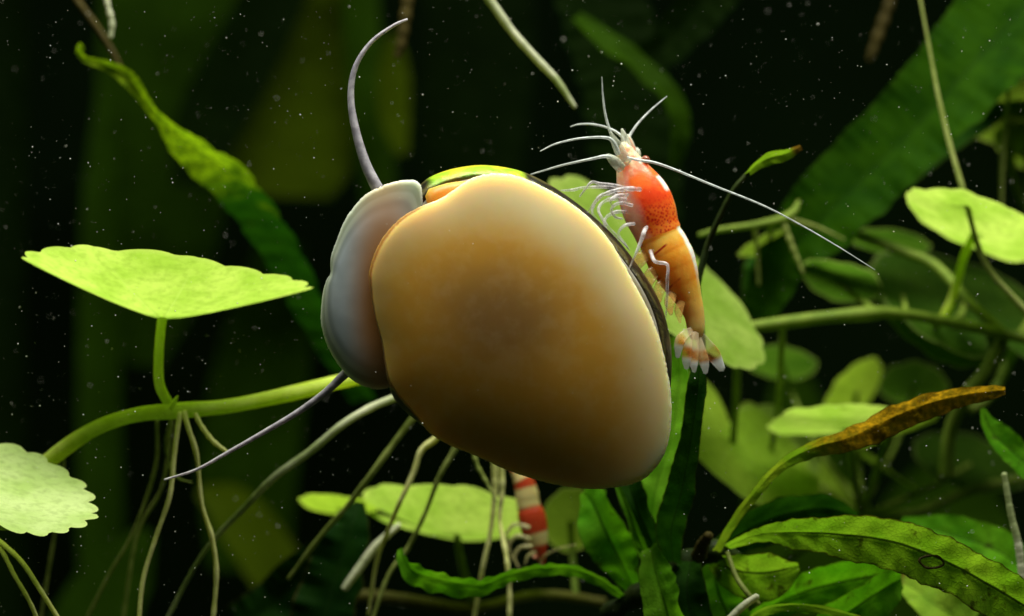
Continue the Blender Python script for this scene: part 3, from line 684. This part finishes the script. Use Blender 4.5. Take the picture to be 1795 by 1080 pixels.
penny('leaf', (1560, 432, 60), (72, 12, 1), (0, -18, -5), M['penny_dark'], v5, cup=.08, notch=None, teeth=9, seed=64,
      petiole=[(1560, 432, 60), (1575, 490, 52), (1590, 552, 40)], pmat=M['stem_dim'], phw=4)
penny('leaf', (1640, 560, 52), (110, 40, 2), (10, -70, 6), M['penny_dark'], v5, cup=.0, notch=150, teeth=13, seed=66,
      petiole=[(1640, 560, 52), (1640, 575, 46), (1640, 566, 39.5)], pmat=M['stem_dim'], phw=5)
tube('stem', [(1475, 402, 44), (1520, 418, 44), (1580, 440, 44), (1640, 466, 43), (1700, 530, 41), (1760, 584, 40)], [9, 9, 9, 9, 9, 9], M['stem_dim'], v5, n=50)
tube('shoot', [(1762, 585, 40), (1735, 640, 40), (1690, 700, 40), (1665, 760, 41), (1658, 835, 42)], [11, 12, 13, 12, 14], M['stem_dim'], v5, n=50)
tube('shoot', [(1700, 720, 44), (1740, 690, 45), (1775, 620, 46), (1810, 560, 46)], [9, 10, 11, 11], M['stem_dim'], v5, n=50)

v6 = thing('pennywort_vine', (1400, 385, 40), 'short pennywort side shoot with pale roots in front of the diagonal fern leaf', 'plant')
tube('stem', [(1225, 412, 38), (1260, 403, 38), (1320, 395, 38.5), (1370, 384, 39), (1392, 370, 39.5), (1400, 352, 40)], [4, 5, 6, 8, 7, 3], M['stem_dim'], v6, n=50, m=10)
roots(v6, [([(1372, 386, 39), (1384, 420, 39), (1398, 455, 39), (1408, 480, 39)], [5, 5, 4, 2.5], 'root_dim'), ([(1380, 384, 40), (1430, 398, 41), (1480, 420, 42)], [5, 4, 2], 'root_dim'), ([(1322, 396, 40), (1326, 430, 41), (1330, 500, 42)], [4, 4, 3], 'root_dim')])
penny('leaf', (1345, 432, 47), (50, -16, 1), (0, -16, -4), M['penny_olive'], v6, cup=.06, teeth=9, seed=71, petiole=[(1345, 432, 47), (1350, 410, 44), (1356, 390, 39.2)], pmat=M['stem_dim'], phw=4)

v7 = thing('pennywort_vine', (1500, 750, 44), 'pale pennywort leaf lying level behind the browning fern blade', 'plant')
penny('leaf', (1480, 752, 40), (136, -6, 0), (-6, -30, -6), M['penny'], v7, cup=.10, teeth=15, depth=.05, seed=81,
      petiole=[(1480, 752, 40), (1490, 790, 42), (1500, 850, 44), (1510, 900, 46)], pmat=M['stem_dim'], phw=6)
penny('leaf', (1560, 758, 44), (90, -22, 1), (4, -26, -4), M['penny_mid'], v7, cup=.07, teeth=11, seed=82, petiole=[(1560, 758, 44), (1545, 800, 45), (1515, 890, 46)], pmat=M['stem_dim'], phw=5)
penny('leaf', (1500, 690, 62), (46, -52, 0), (-30, -34, -5), M['penny_mid'], v7, cup=.05, teeth=9, seed=83, petiole=[(1500, 690, 62), (1502, 760, 56), (1510, 880, 47)], pmat=M['stem_dim'], phw=5)
penny('leaf', (1545, 822, 56), (60, 36, 0), (-36, -30, 5), M['penny_mid'], v7, cup=.05, teeth=9, seed=84, petiole=[(1545, 822, 56), (1530, 860, 50), (1512, 895, 46.5)], pmat=M['stem_dim'], phw=5)
penny('leaf', (1440, 850, 58), (80, 40, 0), (-20, -46, 6), M['penny_mid'], v7, cup=.05, teeth=11, seed=85, petiole=[(1440, 850, 58), (1470, 880, 52), (1508, 900, 46)], pmat=M['stem_dim'], phw=5)
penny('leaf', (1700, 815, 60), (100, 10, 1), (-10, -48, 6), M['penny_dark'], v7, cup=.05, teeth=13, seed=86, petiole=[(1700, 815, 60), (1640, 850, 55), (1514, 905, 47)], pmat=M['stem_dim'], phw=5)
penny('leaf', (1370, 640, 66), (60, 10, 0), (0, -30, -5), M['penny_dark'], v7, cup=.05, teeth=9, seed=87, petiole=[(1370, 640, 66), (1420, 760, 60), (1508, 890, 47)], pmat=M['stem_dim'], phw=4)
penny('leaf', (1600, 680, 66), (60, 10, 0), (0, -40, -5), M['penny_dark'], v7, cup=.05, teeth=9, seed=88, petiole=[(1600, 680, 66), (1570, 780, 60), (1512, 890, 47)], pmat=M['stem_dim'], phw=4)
tube('stem', [(1380, 980, 48), (1450, 930, 47), (1510, 900, 46), (1600, 900, 48), (1700, 860, 52), (1830, 830, 56)], [9, 9, 9, 9, 9, 9], M['stem_dim'], v7, n=50)

v8 = thing('pennywort_vine', (1770, 230, 56), 'olive pennywort leaf high beside the diagonal fern leaf', 'plant')
penny('leaf', (1775, 205, 54), (112, 10, 1), (0, -50, -6), M['penny_olive'], v8, cup=.06, teeth=13, seed=91, petiole=[(1775, 215, 54), (1770, 270, 55), (1785, 330, 56), (1830, 430, 58)], pmat=M['stem_dim'], phw=8)
penny('leaf', (1800, 262, 58), (60, 22, 1), (0, -30, -5), M['penny_olive'], v8, cup=.06, teeth=11, seed=92, petiole=[(1800, 262, 58), (1806, 330, 58), (1830, 430, 58)], pmat=M['stem_dim'], phw=6)

# roots that hang down from floating plants above the picture
def hang(pts, h, mk, label):
    o = tube('hanging_root', pts, h, M[mk], None, n=70, m=8, rough=.12)
    return tag(o, label, 'root', 'roots hanging from above')
hang([(1606, -40, 34), (1630, 90, 33), (1644, 165, 32), (1664, 250, 31), (1690, 340, 30), (1714, 430, 30), (1738, 478, 30), (1770, 515, 30), (1830, 580, 30)], [2.5, 3, 4, 5, 5, 5, 5, 6, 6], 'root_dim', 'long thin olive root hanging over the bright leaf on the right')
hang([(1772, 60, 46), (1768, 160, 46), (1758, 260, 46), (1755, 372, 46)], [4, 4, 5, 3], 'root_dim', 'straight dim root hanging beside the olive leaf')
hang([(835, -30, 24), (862, 5, 24), (900, 58, 24), (945, 108, 24), (975, 140, 24), (1008, 188, 24)], [8, 8, 7, 7, 6.5, 4], 'root_grey', 'grey root slanting down towards the shrimp feelers')
hang([(182, -40, 30), (188, 5, 30), (196, 40, 30), (194, 66, 30)], [5, 5, 5.5, 4], 'root_grey', 'short pale root tip above the curled fern tip')
hang([(110, -40, 44), (138, 5, 44), (170, 48, 44), (195, 88, 44), (212, 120, 44)], [6, 6, 6, 6, 4], 'root_brown', 'olive brown root crossing behind the curled fern tip')
hang([(718, -40, 50), (712, 20, 50), (704, 70, 50), (696, 100, 50)], [10, 10, 9, 6], 'root_brown', 'blunt brown root behind the tip of the upper tentacle')
hang([(1575, -40, 70), (1558, 10, 70), (1540, 60, 70), (1524, 105, 70)], [9, 8, 8, 5], 'root_brown', 'dim brown twig-like root left of the diagonal fern leaf')
hang([(1760, 830, 16), (1772, 900, 16), (1786, 960, 16), (1792, 1022, 16)], [5, 6, 7, 6], 'root_grey', 'pale straight root beside the spotted fern blade')

# ------------------------------------------------------------------ ferns
f1 = thing('java_fern', (1200, 1010, 18), 'java fern clump with spotted, browning and narrow green blades spreading from one rootstock', 'fern')
tube('rhizome', [(1060, 1080, 20), (1140, 1030, 19), (1210, 985, 18), (1260, 965, 17), (1300, 985, 18)], [16, 20, 22, 18, 10], M['stalk'], f1, n=40, m=12, rough=.15)
blade('leaf', [(1270, 960, 17), (1330, 938, 13), (1400, 935, 10), (1470, 938, 9), (1560, 950, 8), (1650, 982, 7), (1740, 1030, 6), (1840, 1090, 5)], [6, 14, 28, 38, 46, 46, 45, 42], M['fern_spot'], f1, tilt=-28, cup=.15, wave=.22, n=110, m=17, seed=101)
blade('leaf', [(1255, 965, 16), (1285, 915, 14), (1325, 862, 13), (1370, 815, 12), (1425, 786, 11), (1490, 768, 11), (1555, 738, 10), (1620, 711, 10), (1690, 693, 10), (1735, 687, 10), (1762, 684, 10)], [7, 8, 9, 10, 15, 21, 25, 23, 17, 13, 7], None or M['fern_dry'], f1, tilt=-20, cup=.35, wave=.3, n=110, seed=102)
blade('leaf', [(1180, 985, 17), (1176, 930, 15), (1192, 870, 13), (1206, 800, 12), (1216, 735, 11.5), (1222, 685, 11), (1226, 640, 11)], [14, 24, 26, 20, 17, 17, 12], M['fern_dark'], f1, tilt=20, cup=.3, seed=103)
blade('leaf', [(1150, 985, 22), (1140, 920, 22), (1150, 850, 22), (1172, 780, 22), (1186, 710, 22), (1192, 640, 22), (1186, 590, 22)], [20, 34, 34, 26, 22, 18, 5], M['fern'], f1, tilt=30, cup=.2, seed=104)
blade('leaf', [(1140, 960, 15), (1150, 1010, 13), (1162, 1050, 12), (1178, 1110, 11)], [14, 28, 34, 36], M['fern'], f1, tilt=-30, cup=.2, seed=105)
blade('leaf', [(1110, 1030, 22), (1085, 980, 21), (1060, 930, 21), (1040, 885, 22), (1022, 862, 23)], [14, 34, 40, 32, 8], M['fern_mid'], f1, tilt=25, seed=106)
blade('leaf', [(1140, 990, 18), (1118, 940, 17), (1100, 895, 17), (1082, 850, 18)], [7, 8, 7, 5], M['fern_mid'], f1, tilt=10, seed=107)
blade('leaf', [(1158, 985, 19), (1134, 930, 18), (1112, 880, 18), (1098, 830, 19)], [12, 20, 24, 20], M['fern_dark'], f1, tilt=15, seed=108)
blade('leaf', [(1245, 985, 18), (1285, 1000, 17), (1325, 1006, 16), (1365, 1002, 16), (1400, 992, 16)], [10, 34, 44, 36, 8], M['fern_spot'], f1, tilt=-35, seed=109)
blade('leaf', [(1300, 1100, 20), (1370, 1055, 20), (1440, 1030, 20), (1510, 1015, 20), (1580, 1004, 21)], [12, 26, 44, 52, 16], M['fern_mid'], f1, tilt=-30, seed=110)
blade('leaf', [(1400, 1130, 17), (1480, 1080, 17), (1540, 1040, 18), (1580, 1015, 19)], [30, 44, 40, 14], M['fern_mid'], f1, tilt=-35, seed=111)
blade('leaf', [(1280, 1110, 12), (1330, 1075, 11), (1370, 1063, 10), (1420, 1063, 10), (1500, 1082, 10), (1540, 1100, 10)], [8, 9, 8, 8, 8, 8], M['fern_tip'], f1, tilt=-40, cup=.4, seed=112)
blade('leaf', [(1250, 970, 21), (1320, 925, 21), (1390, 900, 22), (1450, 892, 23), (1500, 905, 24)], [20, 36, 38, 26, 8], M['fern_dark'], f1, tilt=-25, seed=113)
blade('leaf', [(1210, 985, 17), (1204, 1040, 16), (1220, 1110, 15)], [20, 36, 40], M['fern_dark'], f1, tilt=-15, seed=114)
blade('leaf', [(1250, 985, 20), (1260, 1040, 20), (1290, 1110, 20)], [20, 36, 40], M['fern_mid'], f1, tilt=-15, seed=115)
blade('leaf', [(1800, 1000, 30), (1740, 960, 30), (1660, 935, 30), (1580, 915, 31)], [30, 34, 30, 8], M['fern_mid'], f1, tilt=-25, seed=116)
blade('leaf', [(1700, 1100, 24), (1640, 1060, 24), (1600, 1030, 25), (1560, 1010, 26)], [30, 34, 24, 8], M['fern_tip'], f1, tilt=-25, seed=117)
tube('root', [(1275, 968, 14), (1290, 1010, 13), (1310, 1040, 12), (1330, 1060, 12)], [4, 4.5, 5, 5], M['root_dim'], f1, n=40)
tube('root', [(1270, 1095, 10), (1300, 1065, 10), (1328, 1045, 10)], [7, 7, 6], M['root_grey'], f1, n=40)
tube('bite_mark', [(1633 + 21 * math.cos(q) + 2 * math.sin(3 * q), 985 + 11 * math.sin(q), 6.75) for q in [k * math.pi / 6 for k in range(13)]], 2.2, M['root_brown'], f1, n=48, rough=.25)
tube('dead_stub', [(1225, 975, 16), (1232, 955, 14), (1243, 938, 13)], [13, 11, 8], M['root_brown'], f1, n=24, rough=.2)
blade('leaf', [(702, 962, 18), (708, 985, 17.5), (732, 1006, 17), (780, 1020, 17), (845, 1026, 17), (895, 1008, 18), (950, 997, 19), (1010, 1000, 19), (1060, 1022, 19), (1110, 1060, 19.5)], [4, 10, 19, 20, 15, 12, 11, 11, 8, 6], M['fern'], f1, tilt=-38, cup=.3, wave=.45, n=110, seed=118)
tube('stalk', [(1222, 500, 16), (1229, 470, 16), (1240, 430, 16), (1258, 388, 15.5), (1285, 335, 15), (1312, 303, 15)], [6, 6, 5.5, 5.5, 5, 4.5], M['stalk'], f1, n=50, m=8)
blade('leaf', [(1308, 306, 15), (1328, 288, 14.6), (1352, 276, 14.4), (1378, 270, 14.2), (1404, 257, 14)], [4, 8, 11, 9, 5], M['fern_tip'], f1, tilt=-30, cup=.4, seed=119, n=50)
tube('stalk', [(1226, 650, 14), (1230, 600, 15), (1226, 550, 16), (1222, 495, 16)], [8, 7, 6, 6], M['stalk'], f1, n=30, m=8)
blade('leaf', [(1850, 860, 22), (1800, 812, 22), (1762, 780, 22), (1735, 750, 22), (1722, 716, 22)], [30, 28, 24, 18, 4], M['fern_mid'], f1, tilt=-25, seed=120)

f2 = thing('java_fern', (480, 420, 40), 'java fern frond with bright curled tip in the dark upper left', 'fern')
blade('leaf', [(640, 700, 62), (560, 560, 56), (505, 450, 50), (455, 370, 45), (400, 305, 40), (345, 262, 37), (300, 224, 35), (262, 186, 34), (228, 140, 33), (190, 116, 33), (150, 104, 32), (138, 90, 31.5), (146, 80, 31)],
      [20, 28, 34, 36, 36, 30, 15, 9, 14, 10, 6, 6, 8], fern_mat('fern_frond_fading', (.010, .055, .003), (.018, .08, .004), brown=(.55, .72), dry=(.15, .27, .010), dryspot=0.0, veins=.3, margin=0), f2, tilt=[35, 35, 35, 38, 40, 42, 45, 30, 10, 15, 10, 0, 0], cup=.3, wave=.2, n=120, seed=131)
f3 = thing('java_fern', (1400, 420, 44), 'broad dark green java fern leaf running diagonally through the upper right', 'fern')
blade('leaf', [(1330, 560, 46), (1380, 450, 45), (1440, 385, 44), (1520, 305, 44), (1600, 225, 44), (1680, 140, 44), (1760, 50, 45), (1860, -60, 46)], [30, 46, 66, 72, 74, 80, 90, 90], M['fern_far'], f3, tilt=24, cup=.3, wave=.35, n=110, m=17, seed=141, quilting=.1)
blade('leaf', [(1560, 330, 52), (1640, 240, 52), (1720, 170, 52), (1800, 90, 53), (1880, 0, 54)], [20, 44, 56, 60, 60], M['fern_dark'], f3, tilt=15, seed=142)
blade('leaf', [(1330, 560, 48), (1350, 480, 50), (1345, 420, 52), (1340, 520, 55)][:3], [30, 46, 20], M['fern_dark'], f3, tilt=15, seed=143)
f4 = thing('java_fern', (1120, 130, 66), 'dim java fern blades hooking down behind the shrimp feelers', 'fern')
blade('leaf', [(1010, 30, 66), (1060, 70, 65), (1120, 115, 64), (1170, 165, 63), (1192, 220, 63), (1180, 290, 64)], [10, 18, 18, 18, 18, 10], M['back_c'], f4, tilt=30, seed=151)
blade('leaf', [(1290, -70, 70), (1240, -10, 70), (1190, 50, 69), (1140, 95, 68), (1080, 110, 67)], [40, 44, 38, 28, 10], M['back_b'], f4, tilt=25, seed=152)
blade('leaf', [(1030, -60, 80), (1060, 40, 80), (1090, 140, 80), (1110, 260, 80), (1120, 400, 80)], [70, 80, 80, 80, 70], M['back_b'], f4, tilt=20, seed=153)
f5 = thing('java_fern', (570, 1010, 34), 'very dark upright java fern blade left of the lower pennywort leaf', 'fern')
blade('leaf', [(560, 1130, 33), (575, 1060, 33), (596, 985, 33), (616, 925, 33), (632, 880, 34)], [58, 56, 48, 34, 8], M['fern_black'], f5, tilt=15, seed=161)
blade('leaf', [(420, 1100, 44), (480, 1060, 44), (540, 1000, 43), (590, 930, 42)], [40, 44, 40, 10], M['fern_black'], f5, tilt=10, seed=162)

# ------------------------------------------------------------------ broad blades at the back of the tank
B = [('deep green blade filling the dark far left corner', 'back_b', [(20, 1200), (15, 700), (15, 300), (20, -150)], [34, 34, 34, 34], 118),
     ('broad olive green blade with blunt end above the upper tentacle', 'back_a', [(520, -150), (516, 0), (512, 150), (508, 290), (506, 345)], [104, 104, 108, 104, 70], 104),
     ('broad dim green blade behind the curled fern tip', 'back_c', [(300, -150), (300, 60), (290, 260), (270, 480), (250, 640)], [120, 124, 120, 90, 30], 120),
     ('tall narrow green blade behind the saucer leaf', 'back_c', [(180, 1200), (178, 900), (176, 600), (178, 350), (186, 120)], [40, 40, 38, 32, 10], 112),
     ('dark blade slanting across the broad olive blade', 'back_b', [(520, -120), (470, 10), (410, 130), (360, 230), (340, 330)], [60, 56, 60, 56, 40], 96),
     ('narrow dark green blade beside the upper tentacle', 'back_c', [(630, -140), (632, 60), (650, 220), (660, 330), (668, 480)], [30, 32, 34, 30, 16], 100),
     ('small olive blade behind the upper tentacle tip', 'back_a', [(690, 60), (688, 120), (690, 200), (704, 270)], [8, 26, 26, 10], 92),
     ('low olive blade slanting below the saucer leaf', 'back_a', [(350, 860), (400, 890), (450, 950), (490, 1020), (510, 1100)], [10, 40, 48, 46, 40], 78),
     ('wide dim blade low in the left corner', 'back_c', [(120, 1180), (170, 1080), (220, 1000), (260, 930)], [70, 70, 56, 14], 84),
     ('dim blade standing left of the snail snout', 'back_c', [(440, 1000), (440, 800), (470, 600), (500, 420)], [70, 90, 80, 40], 125),
     ('dark blade standing above the snail', 'back_b', [(840, -140), (840, 60), (830, 240), (820, 420)], [90, 96, 90, 60], 124),
     ('low dark blade under the level pennywort leaf', 'back_c', [(1640, 1180), (1650, 1020), (1660, 900), (1680, 800)], [110, 120, 110, 40], 90),
     ('dim green blade behind the fern clump', 'back_c', [(1440, 1150), (1420, 980), (1400, 820), (1390, 660)], [100, 110, 90, 30], 92)]
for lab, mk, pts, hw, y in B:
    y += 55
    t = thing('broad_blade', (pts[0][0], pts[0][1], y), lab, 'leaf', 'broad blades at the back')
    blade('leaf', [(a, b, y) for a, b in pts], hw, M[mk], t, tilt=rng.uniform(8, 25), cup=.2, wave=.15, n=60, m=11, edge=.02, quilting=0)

# ------------------------------------------------------------------ suspended specks in the water
N = NT('water_speck'); M['speck'] = N.end(N.princ((.75, .74, .66), .5, .4))
oct_v = np.array([(1, 0, 0), (-1, 0, 0), (0, 1, 0), (0, -1, 0), (0, 0, 1), (0, 0, -1)], float)
oct_f = [(0, 2, 4), (2, 1, 4), (1, 3, 4), (3, 0, 4), (2, 0, 5), (1, 2, 5), (3, 1, 5), (0, 3, 5)]
mb = MB()
for i in range(3200):
    y = .6 + 45 * nrng.random() ** 2.2
    p = P(nrng.uniform(-60, 1860), nrng.uniform(-60, 1140), y)
    r = .013 + .038 * nrng.random() ** 5
    s = r * (1 + nrng.normal(0, .25, 3))
    mb.add(oct_v * s + p, oct_f, [(0, 0)] * 6)
tag(mb.build('suspended_specks', M['speck'], smooth=True), 'tiny pale specks drifting in the water', 'specks', kind='stuff')
